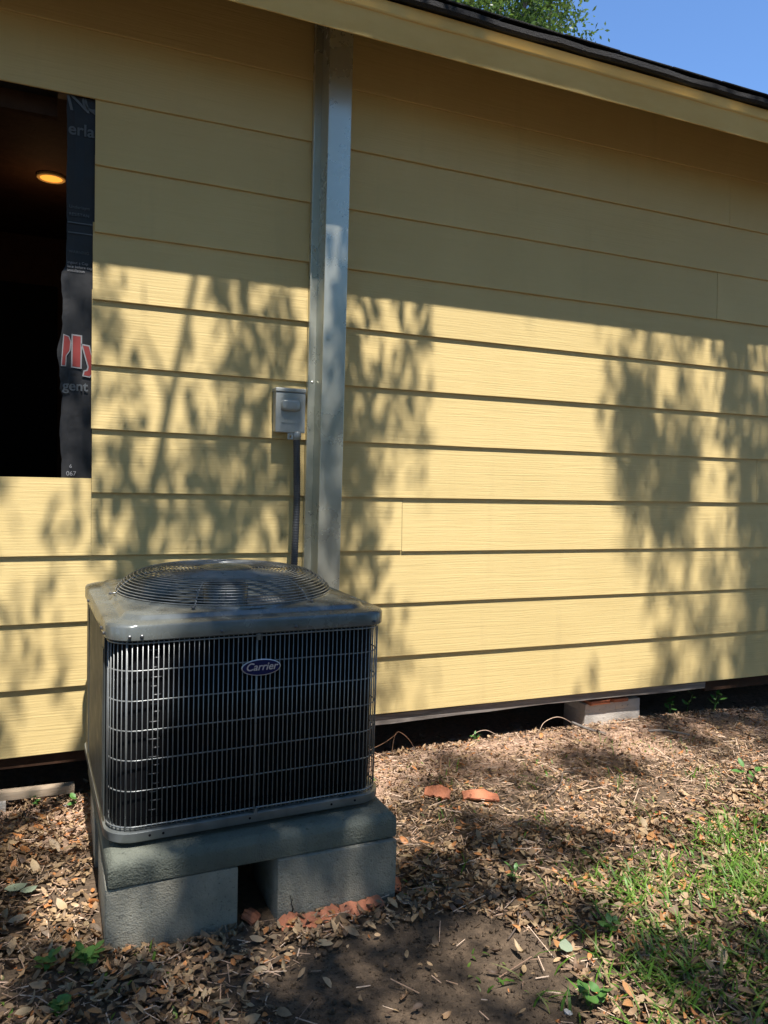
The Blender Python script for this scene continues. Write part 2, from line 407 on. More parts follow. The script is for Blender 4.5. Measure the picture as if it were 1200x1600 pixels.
# ------------------------------------------------------------------ underlayment strip in the opening
und = []
zs = np.linspace(1.374, 2.925, 60); lo = []
for z in zs:
    xl = (.036 if z > 2.235 else .020) + (.004*math.sin(z*19)+random.uniform(-.0025, .0025))*(1 if z < 2.2 else .4)
    if 1.72 < z < 1.95: xl -= .006+random.uniform(0, .006)
    lo.append([(xl, .019+.003*math.sin(z*9), z), (xl+.03, .0165+.002*math.sin(z*13+1), z), (.10, .017+.002*math.sin(z*7+2), z), (.2395, .018, z), (.2395, .0213, z), (xl+.004, .0213+.003*abs(math.sin(z*9)), z)])
ul = thing('underlayment_sheet', 'torn black printed underlayment strip in the window opening', 'building wrap', (0, 0, 0))
MB().loft(lo, True, True, True).build('sheet', M['felt'], ul, smooth=False)
def text(body, size, loc, m, parent, name='lettering', shear=0.0, offset=0.0, rot=(R(90), 0, 0), extrude=.0004, xs=1.0, align='LEFT'):
    cu = bpy.data.curves.new('lettering', 'FONT'); cu.body = body; cu.size = size; cu.shear = shear; cu.offset = offset; cu.extrude = extrude; cu.align_x = align
    tmp = bpy.data.objects.new('tmp', cu); COL.objects.link(tmp)
    bpy.context.view_layer.update()
    me = bpy.data.meshes.new_from_object(tmp.evaluated_get(bpy.context.evaluated_depsgraph_get())); me.materials.clear(); me.materials.append(M[m])
    bpy.data.objects.remove(tmp)
    o = link(name, me, parent); o.location = loc; o.rotation_euler = rot; o.scale = (xs, 1, 1); return o
FY = .0125
text('erla', .066, (.040, FY, 2.768), 'print_grey', ul, offset=.0012)
text('N', .115, (.040, FY, 2.862), 'print_grey', ul, shear=-.25)
text('Q', .10, (.088, FY, 2.872), 'print_grey', ul)
for z, s, t in [(2.475, .018, 'Underlaym'), (2.445, .018, 'RESISTAN'), (2.295, .016, 'WARNING')]:
    text(t, s, (.045, FY, z), 'print_grey', ul)
for z in (2.415, 2.375):
    MB().box(.042, .142, FY-.0003, FY+.0003, z, z+.005).build('printed_rule', M['print_grey'], ul)
for z, t in [(2.252, 'ingout a Cap'), (2.236, 'lace before expo'), (2.220, 'installation')]:
    text(t, .0155, (.040, FY, z), 'print_white', ul)
# big outlined letters
def poly(name, pts, y, m):
    me = MB().add([(x, y, z) for x, z in pts]+[(x, y+.0004, z) for x, z in pts],
        [tuple(range(len(pts)))]+[tuple(reversed(range(len(pts), 2*len(pts))))]).mesh(name, M[m]); return link(name, me, ul)
def letter(pts, grow=.0055):
    cx = sum(p[0] for p in pts)/len(pts)
    n = len(pts); out = []
    ar = sum(pts[i][0]*pts[(i+1) % n][1]-pts[(i+1) % n][0]*pts[i][1] for i in range(n)); sg = 1 if ar > 0 else -1
    for i in range(n):
        a, b, c = Vector(pts[i-1]), Vector(pts[i]), Vector(pts[(i+1) % n])
        e1, e2 = (b-a).normalized(), (c-b).normalized()
        n1, n2 = Vector((e1.y, -e1.x))*sg, Vector((e2.y, -e2.x))*sg
        k = (n1+n2); k = k/max(.35, k.dot(n1)) if k.length > 0 else n1
        out.append(tuple(b+k*grow))
    poly('letter_outline', out, FY+.0006, 'print_white'); poly('letter_fill', pts, FY, 'print_red')
letter([(.062,1.836),(.092,1.834),(.093,1.960),(.063,1.962)])
letter([(.101,1.925),(.124,1.922),(.134,1.885),(.144,1.920),(.168,1.918),(.142,1.818),(.128,1.800),(.106,1.803),(.109,1.818),(.121,1.822),(.125,1.838)])
letter([(.022,1.838),(.034,1.838),(.036,1.878),(.050,1.90),(.053,1.935),(.046,1.955),(.030,1.960)], .004)
text('gent', .056, (.0245, FY, 1.738), 'print_grey', ul, offset=.0012)
text('6', .022, (.052, FY, 1.418), 'print_white', ul); text('067', .026, (.040, FY, 1.386), 'print_white', ul)
# ceiling lamp inside
lamp = thing('ceiling_lamp', 'glowing orange recessed ceiling lamp inside the dark room', 'lamp', (-.03, 1.32, 3.0))
ring = []
N = 40
for rr, zz in [(.075, .018), (.075, .004), (.070, 0.0), (.058, .002), (.056, .018)]:
    ring.append([(rr*math.cos(2*math.pi*k/N), rr*math.sin(2*math.pi*k/N), zz) for k in range(N)])
MB().loft(ring).build('trim_ring', M['fascia'], lamp, smooth=True)
disc = [[(r_*math.cos(2*math.pi*k/N), r_*math.sin(2*math.pi*k/N), z) for k in range(N)] for r_, z in [(.0575, .004), (.040, .0005), (.004, -.001)]]
MB().loft(disc, True, False, True).build('bulb', M['lamp'], lamp, smooth=True)

pl = bpy.data.lights.new('lamp_light', 'POINT'); pl.energy = .55; pl.color = (1, .55, .25); pl.shadow_soft_size = .05
po = bpy.data.objects.new('lamp_light', pl); COL.objects.link(po); po.parent = lamp; po.location = (0, 0, -.22)

# ------------------------------------------------------------------ duct
du = thing('line_cover', 'tall grey metal duct cover running up the siding to the eave', 'duct', (1.15, 0, .24))
z0, z1 = 0, 3.21
MB().box(-.052, .056, -.122, -.112, z0, z1).build('front_face', M['duct'], du, bevel=.002)
MB().box(-.052, -.046, -.1118, -.02, z0, z1).build('side_face', M['duct'], du, bevel=.0012)
MB().box(.050, .056, -.1118, -.006, z0, z1).build('side_face', M['duct'], du, bevel=.0012)
MB().box(-.082, -.046, -.0198, -.012, z0, z1-.01).build('mounting_flange', M['duct'], du, bevel=.001)
MB().box(-.089, -.083, -.03, -.004, z0, z1-.01).build('edge_trim', M['duct'], du, bevel=.001)
for z in (.4, 1.0, 1.6, 2.2, 2.8):
    o = MB().loft([[(.005*math.cos(a)*s, dy, .005*math.sin(a)*s) for a in np.linspace(0, 2*math.pi, 8, False)] for s, dy in [(1, 0), (1, -.002), (.4, -.0035)]], True, False, True).build('screw', M['duct'], du); o.location = (-.066, -.0199, z)

# ------------------------------------------------------------------ disconnect box and conduit
bx = thing('disconnect_box', 'small grey electrical disconnect box mounted on the siding beside the duct', 'electrical box', (.972, -.012, 1.605))
MB().box(-.066, .066, -.046, .012, 0, .19).build('enclosure', M['boxgrey'], bx, bevel=.004)
cv = MB().box(-.069, .069, -.054, -.0465, -.003, .176).build('cover', M['boxgrey'], bx, bevel=.003)
MB().box(-.071, .071, -.058, .012, .1775, .196).build('rain_hood', M['boxgrey'], bx, bevel=.004)
lo = []
for s, dy in [(1, -.0541), (1, -.060), (.95, -.068), (.82, -.073), (.5, -.074)]:
    lo.append([(.046*s*(abs(math.cos(a))**.5)*math.copysign(1, math.cos(a)), dy, .118+.026*s*(abs(math.sin(a))**.5)*math.copysign(1, math.sin(a))) for a in np.linspace(0, 2*math.pi, 32, False)])
MB().loft(lo, True, False, True).build('handle', M['boxgrey'], cv, smooth=True)
MB().box(-.04, .04, -.0575, -.0542, .04, .043).build('cover_crease', M['boxgrey'], cv)
# hasp with a hole
N = 20
outer = [(-.014, 0)] + [(.014*math.cos(a), -.016+.014*math.sin(a)) for a in np.linspace(math.pi, 2*math.pi, 10)] + [(.014, 0)]
lo = []
ang = np.linspace(0, 2*math.pi, N, False)
def hasp(yv):
    o_ = [(max(-.013, min(.013, .02*math.cos(a))), yv, max(-.03, min(.0, -.016+.02*math.sin(a)))) for a in ang]
    i_ = [(.004*math.cos(a), yv, -.017+.007*math.sin(a)) for a in ang]; return i_, o_
i0, o0 = hasp(-.050); i1, o1 = hasp(-.0475)
hs = MB().loft([i0, o0, o1, i1, i0]).build('hasp', M['boxgrey'], cv); hs.location = (.002, 0, -.003)
cdn = thing('conduit', 'dark corrugated flexible conduit hanging from the grey electrical box', 'conduit', (1.006, -.05, 1.56))
pts = []
P = [Vector(p) for p in [(0,0,.045),(.004,-.005,-.12),(.004,-.015,-.3),(-.008,-.04,-.5),(-.02,-.075,-.66),(-.03,-.13,-.80)]]
def cat(P, t):
    n = len(P)-1; i = min(int(t*n), n-1); f = t*n-i; p0, p1, p2, p3 = P[max(i-1,0)], P[i], P[i+1], P[min(i+2,n)]
    return .5*((2*p1)+(p2-p0)*f+(2*p0-5*p1+4*p2-p3)*f*f+(3*p1-p0-3*p2+p3)*f**3)
NS = 340
MB().tube([cat(P, i/NS) for i in range(NS+1)], [.0152+(.0014 if (i//2) % 2 else 0) for i in range(NS+1)], 12).build('hose', M['conduit'], cdn, smooth=True)
MB().loft([[(r_*math.cos(a), r_*math.sin(a), z) for a in np.linspace(0, 2*math.pi, 16, False)] for r_, z in [(.012,.05),(.021,.048),(.021,.03),(.019,.012),(.016,.010)]]).build('fitting', M['boxgrey'], cdn, smooth=True)

# ------------------------------------------------------------------ pad and blocks
def rough_box(hx, hy, z0, z1, r, n=10, noise=.0015, top_r=None):
    bm = bmesh.new(); bmesh.ops.create_cube(bm, size=1)
    for v in bm.verts: v.co = Vector((v.co.x*2*hx, v.co.y*2*hy, z0 if v.co.z < 0 else z1))
    if top_r:
        ed = [e for e in bm.edges if all(v.co.z > (z0+z1)/2 for v in e.verts)]
        bmesh.ops.bevel(bm, geom=ed, offset=top_r, segments=6, affect='EDGES', profile=.5)
        ed = [e for e in bm.edges if e.is_manifold and e.calc_face_angle(0) > 1.0]
        bmesh.ops.bevel(bm, geom=ed, offset=r, segments=2, affect='EDGES', profile=.5)
    else:
        bmesh.ops.bevel(bm, geom=list(bm.edges), offset=r, segments=2, affect='EDGES', profile=.6)
    return bm
def bm_build(bm, name, m, parent=None, smooth=True):
    me = bpy.data.meshes.new(name); bm.to_mesh(me); bm.free(); me.materials.append(M[m])
    if smooth: me.polygons.foreach_set('use_smooth', [True]*len(me.polygons))
    try: me.set_sharp_from_angle(angle=R(35))
    except Exception: pass
    return link(name, me, parent)
pad = bm_build(rough_box(.466, .457, 0, .088, .008, top_r=.034), 'equipment_pad', 'slab')
pad.location = (.600, -.672, .201); pad.rotation_euler = (0, 0, R(1.2))
tag(pad, 'dark grey concrete equipment pad with rounded edges under the air conditioner', 'concrete pad')
def chip(o, amt=.003, seed=0):
    me = o.data; r_ = np.random.default_rng(seed)
    co = np.empty(len(me.vertices)*3, np.float32); me.vertices.foreach_get('co', co); co += r_.normal(0, amt, co.shape); me.vertices.foreach_set('co', co)
bl = [(.335, -.94, .195, .19, 'grey concrete block under the left front corner of the pad'),
      (.862, -.945, .206, .19, 'cracked grey concrete block under the right front corner of the pad'),
      (.330, -.41, .195, .19, 'concrete block under the pad, behind the left front block'),
      (.862, -.41, .206, .19, 'concrete block under the pad, behind the right front block')]
for i, (x, y, hx, hy, lb) in enumerate(bl):
    o = bm_build(rough_box(hx, hy, -.06, .1995, .006), 'concrete_block', 'block'); o.location = (x, y, 0); chip(o, .0009, i)
    tag(o, lb, 'concrete block', 'blocks under the equipment pad')
    if i == 1:
        lo = []
        for t in range(9):
            s = t/8; wd = .0016*(1-s)+.0004; x_ = -.150+.003*math.sin(t*2.3)-.004*t*.4; z = .045+s*.075-.04
            lo.append([(x_-wd, -.1905, z), (x_+wd, -.1905, z), (x_+wd, -.1925, z), (x_-wd, -.1925, z)])
        MB().loft(lo, True, True, True).build('crack', M['black'], o)

# ------------------------------------------------------------------ air conditioner
AC = thing('air_conditioner', 'square dark grey air conditioner condenser with wire grille and domed fan guard', 'air conditioner', (.580, -.615, .307), R(2.2))
H = .450; RC = .085
def rr(h, r, n=14):
    pts = []
    for cx, cy, a0 in [(h-r, -(h-r), -90), (h-r, h-r, 0), (-(h-r), h-r, 90), (-(h-r), -(h-r), 180)]:
        for i in range(n+1):
            a = R(a0+90*i/n); pts.append((cx+r*math.cos(a), cy+r*math.sin(a)))
    return pts           # counter-clockwise from the front right corner
def polar(h, r, angs):
    out = []
    for a in angs:
        c, s = math.cos(a), math.sin(a); ac, as_ = abs(c), abs(s)
        # ray against rounded square
        t = h/max(ac, as_)
        x, y = t*ac, t*as_; k = h-r
        if x > k and y > k:
            b = k*(ac+as_); t = b+math.sqrt(max(0, b*b-(2*k*k-r*r))); x, y = t*ac, t*as_
        out.append((math.copysign(x, c), math.copysign(y, s)))
    return out
AN = np.linspace(0, 2*math.pi, 240, False)
def L(h, r, z): return [(x, y, z) for x, y in polar(h, r, AN)]
def Ci(r, z): return [(r*math.cos(a), r*math.sin(a), z) for a in AN]
cap = MB().loft([L(H-.012, RC, .612), L(H+.004, RC, .612), L(H+.008, RC, .616), L(H+.008, RC, .652), L(H+.004, RC, .6595), L(H-.004, RC, .6625),
    L(H-.040, RC-.01, .6635), L(H-.046, RC-.015, .666), L(H-.054, RC-.015, .6765), L(H-.060, RC-.02, .679), Ci(.392, .683), Ci(.384, .690), Ci(.378, .690), Ci(.374, .684), Ci(.372, .52)]).build('top_cover', M['acmetal'], AC, smooth=True)
cap.data.set_sharp_from_angle(angle=R(40))
for k in range(10):
    a = [(-.36, -1), (-.12, -1), (.12, -1), (.40, -1), (-1, -.3), (-1, .2), (1, -.2), (1, .3), (-1, -.38), (-.395, -1)][k]
    if abs(a[1]) == 1: p = (a[0], -(H+.008), .628); rt = (R(90), 0, 0)
    else: p = (a[0]*(H+.008), a[1], .628); rt = (0, R(-90 if a[0] < 0 else 90), 0)
    o = MB().loft([[(.0055*s*math.cos(t), .0055*s*math.sin(t), z) for t in np.linspace(0, 2*math.pi, 6, False)] for s, z in [(1, 0), (1, .004), (.5, .006)]], True, False, True).build('screw', M['copper'], cap)
    o.location = p; o.rotation_euler = rt
pan = MB().loft([L(H-.02, RC, .0), L(H+.004, RC, .0), L(H+.006, RC, .003), L(H+.006, RC, .028), L(H+.002, RC, .031), L(H-.02, RC, .031)]).build('base_pan', M['acpan'], AC, smooth=True)
pan.data.set_sharp_from_angle(angle=R(40))
for x in (-.33, -.29, -.02, .26, .345):
    o = MB().loft([[(.004*math.cos(t), .004*math.sin(t), z) for t in np.linspace(0, 2*math.pi, 8, False)] for z in (0, .001)], True, False, True).build('drain_hole', M['black'], pan); o.location = (x, -(H+.0062), .016); o.rotation_euler = (R(90), 0, 0)
for x, y in [(-.36, -.36), (.36, -.36), (.36, .36), (-.36, .36)]:
    o = MB().loft([[(.03*math.cos(t), .03*math.sin(t), z) for t in AN[::10]] for z in (-.0175, .0)], True, True, True).build('foot', M['black'], AC); o.location = (x, y, 0)
# coil core
coil = MB().loft([L(H-.022, RC-.01, .02), L(H-.022, RC-.01, .625)]).build('coil', M['black'], AC, smooth=True)
finm = MB().box(-.0008, .0008, -.005, .0, .035, .612).mesh('fin', M['black'])
for i in range(100):
    o = link('fin', finm, coil); o.location = (-.335+i*.0068, -(H-.022)-.0002, 0)
tb = MB().tube([(-.016, 0, 0), (-.006, -.003, 0), (.006, -.003, 0), (.016, 0, 0)], .0020, 6).mesh('tube_bend', M['copper'], smooth=True)
for i in range(19):
    o = link('tube_bend', tb, coil); o.location = (-.318+.007*(i % 2), -(H-.022)-.0045, .085+i*.0275+random.uniform(-.003, .003)); o.scale.x = random.uniform(.5, 1.1)
# solid shell: left side and back
def path_xy():
    pts = []
    h, r = H, RC
    pts += [(-h, -h+r+.005), (-h, -.05), (-h, h-r)]
    for i in range(1, 13):
        a = R(180-90*i/12); pts.append((-(h-r)+r*math.cos(a), h-r+r*math.sin(a)))
    pts += [(h-r, h)]
    for i in range(1, 13):
        a = R(90-90*i/12); pts.append((h-r+r*math.cos(a), h-r+r*math.sin(a)))
    return pts
pp = path_xy()
MB().loft([[(x, y, .047) for x, y in pp], [(x, y, .614) for x, y in pp], [(x*.985, y*.985, .614) for x, y in pp], [(x*.985, y*.985, .047) for x, y in pp]], False).build('rear_panel', M['acside'], AC, smooth=False)
sp = MB().box(-H-.005, -H-.0006, -.352, .235, .052, .606).build('service_panel', M['acside'], AC, bevel=.0015)
MB().box(-H-.0075, -H-.0052, -.34, -.30, .1, .57).build('panel_rib', M['acside'], sp, bevel=.0008)
MB().box(-H-.0075, -H-.0052, .19, .205, .06, .60).build('panel_rib', M['acside'], sp, bevel=.0008)
# wire grille around the front and right
def gpath(h, r, n=10):
    pts = []
    for i in range(n+1):
        a = R(180+90*i/n); pts.append(Vector((-(h-r)+r*math.cos(a), -(h-r)+r*math.sin(a), 0)))
    for i in range(n+1):
        a = R(270+90*i/n); pts.append(Vector((h-r+r*math.cos(a), -(h-r)+r*math.sin(a), 0)))
    pts.append(Vector((h, h-r, 0))); return pts
gp = gpath(H-.003, RC)
zt, zb_ = .606, .044
def at_z(z, d=0): return [p+Vector((0, 0, z)) for p in gpath(H-.003-d, RC)]
gr = MB().tube(at_z(zt-.002), .0028, 6).build('grille', M['wire'], AC, smooth=True)
MB().tube(at_z(zb_), .0028, 6).build('cross_wire', M['wire'], gr, smooth=True)
for z in (.520, .428, .337, .246, .152):
    MB().tube(at_z(z, .004), .0023, 6).build('cross_wire', M['wire'], gr, smooth=True)
wm = MB().tube([(0, 0, zb_-.008), (0, 0, zt+.004)], .00185, 6).mesh('wire', M['wire'], smooth=True)
wm2 = MB().tube([(0, 0, zb_-.012), (0, 0, zt+.010)], .0036, 6).mesh('wire', M['wire'], smooth=True)
acc = 0; seg = [(gp[i], gp[i+1]) for i in range(len(gp)-1)]; tot = sum((b-a).length for a, b in seg); pitch_w = .0152; s = .004
cum = 0; idx = 0
while s < tot:
    while cum+(seg[idx][1]-seg[idx][0]).length < s: cum += (seg[idx][1]-seg[idx][0]).length; idx += 1
    a, b = seg[idx]; p = a+(b-a)*((s-cum)/(b-a).length)
    thick = abs(p.x+.40) < .0075 and p.y < 0 or (abs(p.x) < .0076 and p.y < 0)
    o = link('wire', wm2 if thick else wm, gr); o.location = (p.x+random.uniform(-.0005, .0005), p.y, 0)
    s += pitch_w
for x in (-.002,):
    for z in (.600, .034):
        MB().box(x-.006, x+.006, -H-.008, -H+.002, z-.008, z+.012).build('clip', M['acpan'], gr, bevel=.001)
# badge
bd = MB()
def ell(a, b, y, n=48): return [(a*math.cos(t), y, b*math.sin(t)) for t in np.linspace(0, 2*math.pi, n, False)]
badge = thing_b = MB().loft([ell(.0645, .0265, 0), ell(.0645, .0265, -.003), ell(.062, .0245, -.004)], True, True, True).build('badge', M['silver'], AC)
badge.location = (.008, -H-.0015, .503)
MB().loft([ell(.0612, .0238, -.0035), ell(.0612, .0238, -.0046)], True, False, True).build('badge_face', M['blue'], badge)
text('Carrier', .034, (.0, -.005, -.0085), 'silver', badge, shear=.28, offset=.0004, xs=1.0, align='CENTER')
# fan, orifice, guard
fan = MB().loft([[(r_*math.cos(a), r_*math.sin(a), z) for a in AN[::6]] for r_, z in [(.075, .52), (.082, .54), (.082, .70), (.06, .715), (.005, .718)]], True, True, True).build('fan_motor', M['acmetal'], AC, smooth=True)
for k in range(5):
    lo = []
    for i in range(9):
        t = i/8; r_ = .085+.268*t; a = 2*math.pi*k/5+.35-.25*t; wd = .38-.06*t; half = []
        for j in range(7):
            f = j/6-.5; aa = a+f*wd*1.9
            half.append((r_*math.cos(aa), r_*math.sin(aa), .60+f*.085*(1-.3*t)))
        lo.append(half)
    MB().loft(lo, False).build('fan_blade', M['blade'], fan, smooth=True)
MB().loft([Ci(.371, .52), Ci(.371, .40), Ci(.30, .34), Ci(.002, .33)]).build('shroud', M['black'], AC)
def prof(r_):
    t = (r_-.10)/.285
    return .691+.068*(1-max(0, (t-.52)/.48)**2.2)**.75 + .006*(1-t)
guard = MB().loft([[(r_*math.cos(a), r_*math.sin(a), z) for a in AN[::5]] for r_, z in [(.094, prof(.1)-.004), (.096, prof(.1)+.001), (.090, prof(.1)+.004), (.05, prof(.1)+.005), (.003, prof(.1)+.0045)]], True, True, True).build('fan_guard', M['acmetal'], AC, smooth=True)
guard.data.set_sharp_from_angle(angle=R(40))
rs = list(np.linspace(.106, .325, 17)) + [.336, .347, .357, .366, .374, .380, .3845]
for r_ in rs:
    MB().tube([(r_*math.cos(a), r_*math.sin(a), prof(r_)) for a in AN[::3]], .0019, 6, closed=True).build('ring_wire', M['wire'], guard, smooth=True)
for k in range(6):
    a = R(-118+60*k); pr_ = list(np.linspace(.09, .33, 8))+[.345, .36, .37, .378, .3845]
    ps = [(r_*math.cos(a), r_*math.sin(a), prof(r_)-.0036) for r_ in pr_]
    ps += [(.392*math.cos(a), .392*math.sin(a), .689), (.408*math.cos(a), .408*math.sin(a), .6845)]
    MB().tube(ps, .0026, 6).build('spoke', M['wire'], guard, smooth=True)
    o = MB().loft([[(.007*s_*math.cos(t), .007*s_*math.sin(t), z) for t in AN[::30]] for s_, z in [(1, 0), (1, .004), (.5, .0065)]], True, False, True).build('screw', M['copper'], guard)
    o.location = (.404*math.cos(a), .404*math.sin(a), .685)

# ------------------------------------------------------------------ pier, bricks, loose timber
pier = [( -.10, .0, .19, 'lower pale concrete block of the pier under the siding'), ]
def block(x0, x1, y0, y1, z0, z1, m, name, lb, cat, grp, seed, bev=.006):
    o = bm_build(rough_box((x1-x0)/2, (y1-y0)/2, 0, z1-z0, bev), name, m); o.location = ((x0+x1)/2, (y0+y1)/2, z0); chip(o, .0012, seed)
    return tag(o, lb, cat, grp)
block(2.775, 3.17, .062, .26, -.08, .0995, 'pierblock', 'pier_block', 'lower pale concrete pier block half buried in leaves under the house', 'concrete block', 'pier blocks under the house', 21)
block(2.772, 2.985, .056, .25, .1005, .148, 'pierblock', 'pier_block', 'thin pale cap block on the pier, below the left red brick', 'concrete block', 'pier blocks under the house', 22, .004)
block(2.988, 3.165, .059, .25, .1005, .152, 'pierblock', 'pier_block', 'thin pale cap block on the pier, right half', 'concrete block', 'pier blocks under the house', 23, .004)
block(2.79, 2.925, .030, .20, .149, .171, 'brick', 'shim_brick', 'thin red brick wedged on the pier, left of two', 'brick', 'red bricks on the pier', 24, .003)
block(2.948, 3.055, .030, .20, .153, .172, 'brick', 'shim_brick', 'thin red brick wedged on the pier, right of two', 'brick', 'red bricks on the pier', 25, .003)
tb_ = bm_build(rough_box(.55, .022, 0, .036, .004), 'loose_timber', 'paleboard'); tb_.location = (-.47, .0, .055); tb_.rotation_euler = (0, R(1.2), R(1))
tag(tb_, 'pale timber board lying on the ground below the siding, left of the pad', 'board')
for i in range(2):
    o = bm_build(rough_box(.05, .03, -.03, .022, .004), 'timber_rest', 'pierblock'); o.location = (-.85+.62*i, .0, .03); tag(o, ['stone chip propping the far end of the loose timber', 'stone chip propping the loose timber beside the pad'][i], 'stone')

# ------------------------------------------------------------------ leaf litter
def leaf_template(curl, wd, fold, tip):
    xs = [-.5, -.28, 0, .26, .5]; ws = [0, .8, 1, .72, 0]
    V = []; 
    for i, (x, w_) in enumerate(zip(xs, ws)):
        z = curl*(x*x*4-.3)
        if w_ == 0: V.append((x, 0, z))
        else:
            V += [(x, -w_*wd/2, z+fold*w_), (x, tip*.02, z), (x, w_*wd/2, z+fold*w_*.8)]
    F = [(0,2,1),(0,3,2),(1,2,5),(1,5,4),(2,3,6),(2,6,5),(4,5,8),(4,8,7),(5,6,9),(5,9,8),(7,8,10),(8,9,10)]
    return np.array(V), np.array(F)
TEM = [leaf_template(rng.uniform(-.13, .22), rng.uniform(.34, .50), rng.uniform(-.03, .10), rng.uniform(-1, 1)) for _ in range(8)]
for _ in range(4):                  # broken and crumpled ones
    tv, tf = leaf_template(rng.uniform(.15, .45), rng.uniform(.3, .6), rng.uniform(.05, .2), 0); tv = tv.copy()
    tv[:, 0] = np.minimum(tv[:, 0], rng.uniform(.0, .25)+.12*np.sin(np.arange(len(tv))*2.3)); tv += rng.normal(0, .035, tv.shape); TEM.append((tv, tf))
for _ in range(2):                  # narrow curled ones
    TEM.append(leaf_template(rng.uniform(.25, .5), rng.uniform(.2, .28), .14, 0))
NT = len(TEM)
def in_block(x, y): return ((x > .125) & (x < 1.08) & (y > -1.14) & (y < -.2))
def dirt(x, y):            # the bare trodden patch
    c = ((x-.90)/.36)**2+((y+1.66)/.34)**2
    c2 = ((x-1.12)/.24)**2+((y+1.60)/.30)**2
    return np.minimum(c, c2)
def rotm(ax, ay, az):
    ca, sa, cb, sb, cc, sc_ = np.cos(ax), np.sin(ax), np.cos(ay), np.sin(ay), np.cos(az), np.sin(az)
    Rm = np.empty((len(az), 3, 3))
    Rm[:,0,0]=cc*cb; Rm[:,0,1]=cc*sb*sa-sc_*ca; Rm[:,0,2]=cc*sb*ca+sc_*sa
    Rm[:,1,0]=sc_*cb; Rm[:,1,1]=sc_*sb*sa+cc*ca; Rm[:,1,2]=sc_*sb*ca-cc*sa
    Rm[:,2,0]=-sb; Rm[:,2,1]=cb*sa; Rm[:,2,2]=cb*ca
    return Rm
def scatter(n, x0, x1, y0, y1, dens):
    x = rng.uniform(x0, x1, n); y = rng.uniform(y0, y1, n); k = rng.random(n) < dens(x, y); return x[k], y[k]
def litter_d(x, y):
    d = np.ones_like(x); q = dirt(x, y)
    d = np.where(q < 1.25, .03+.25*np.clip((q-.85)/.4, 0, 1), d)
    d = np.where(in_block(x, y), 0, d); d = np.where(y > .10, .10, d)
    d = np.where((x > 2.0) & (y < -1.15), .6, d)
    d = d*(.55+.45*(np.sin(x*5.1+y*3.3)*np.sin(y*6.7-x*2.1) > -.35))
    return d
lx, ly = scatter(62000, -1.0, 4.6, -2.3, .45, litter_d)
lx2, ly2 = scatter(9000, -3.5, 8, -4.5, .3, lambda x, y: np.where((x > -1.0) & (x < 4.6) & (y > -2.3), 0, .9))
lx = np.concatenate([lx, lx2]); ly = np.concatenate([ly, ly2]); n = len(lx)
size = rng.lognormal(math.log(.029), .42, n).clip(.010, .068)
size = size*np.where((ly > -.85) & (lx > 1.0), rng.uniform(.32, .85, n), 1.0)
lz = gh(lx, ly)+rng.uniform(.001, .022, n)
RM = rotm(rng.normal(0, .38, n), rng.normal(0, .32, n), rng.uniform(0, 6.28, n))
# the 300 that show largest become pieces of their own
dist = np.sqrt((lx-CAM.x)**2+(ly-CAM.y)**2+(lz-CAM.z)**2)
vx = (lx-CAM.x); vy = (ly-CAM.y); vz = lz-CAM.z
dep = vx*fwd.x+vy*fwd.y+vz*fwd.z; px = (vx*r2.x+vy*r2.y+vz*r2.z)/dep; py = (vx*u2.x+vy*u2.y+vz*u2.z)/dep
vis = (dep > 0) & (abs(px) < .49) & (abs(py) < .655) & (lz > gh(lx, ly)+.012)
score = np.where(vis, size/np.maximum(dep, .1), 0); big = np.argsort(-score)[:300]; isbig = np.zeros(n, bool); isbig[big] = True
tid = rng.integers(0, NT, n)
VV = []; FF = []; off = 0
for t in range(NT):
    s = (tid == t) & ~isbig; k = s.sum(); tv, tf = TEM[t]
    v = np.einsum('nij,vj->nvi', RM[s], tv)*size[s][:, None, None]; v[:, :, 2] = np.maximum(v[:, :, 2], -.012); v += np.stack([lx[s], ly[s], lz[s]+.004], 1)[:, None]
    VV.append(v.reshape(-1, 3)); FF.append((tf[None]+(np.arange(k)*len(tv))[:, None, None]+off).reshape(-1, 3)); off += k*len(tv)
lit = link('leaf_litter', np_mesh('leaf_litter', np.concatenate(VV), np.concatenate(FF), M['litter']))
tag(lit, 'thick layer of dry brown fallen leaves covering the yard', 'leaf litter', None, 'stuff')
cols = [(.38,.26,.14), (.31,.205,.11), (.45,.32,.18), (.26,.17,.09), (.50,.24,.085), (.21,.14,.08), (.41,.30,.165)]
lms = []
for i, c in enumerate(cols):
    m = mat('fallen_leaf_%d' % i, c, .6); q = NB(m); nz = q.noise(q.coords((40, 40, 40), rand=8.0), 1.0, 4, .6)
    q.col(q.ramp(nz, [(.3, tuple(x*.62 for x in c)), (.65, c)])); lms.append(m)
lme = [[np_mesh('fallen_leaf', TEM[t][0], TEM[t][1], m) for m in lms] for t in range(NT)]
for i in big:
    o = link('fallen_leaf', lme[tid[i]][int(rng.integers(0, len(cols)))], ground)
    mm = Matrix(RM[i].tolist()).to_4x4() @ Matrix.Scale(float(size[i]), 4); mm.translation = (lx[i], ly[i], lz[i]+.004); o.matrix_world = mm
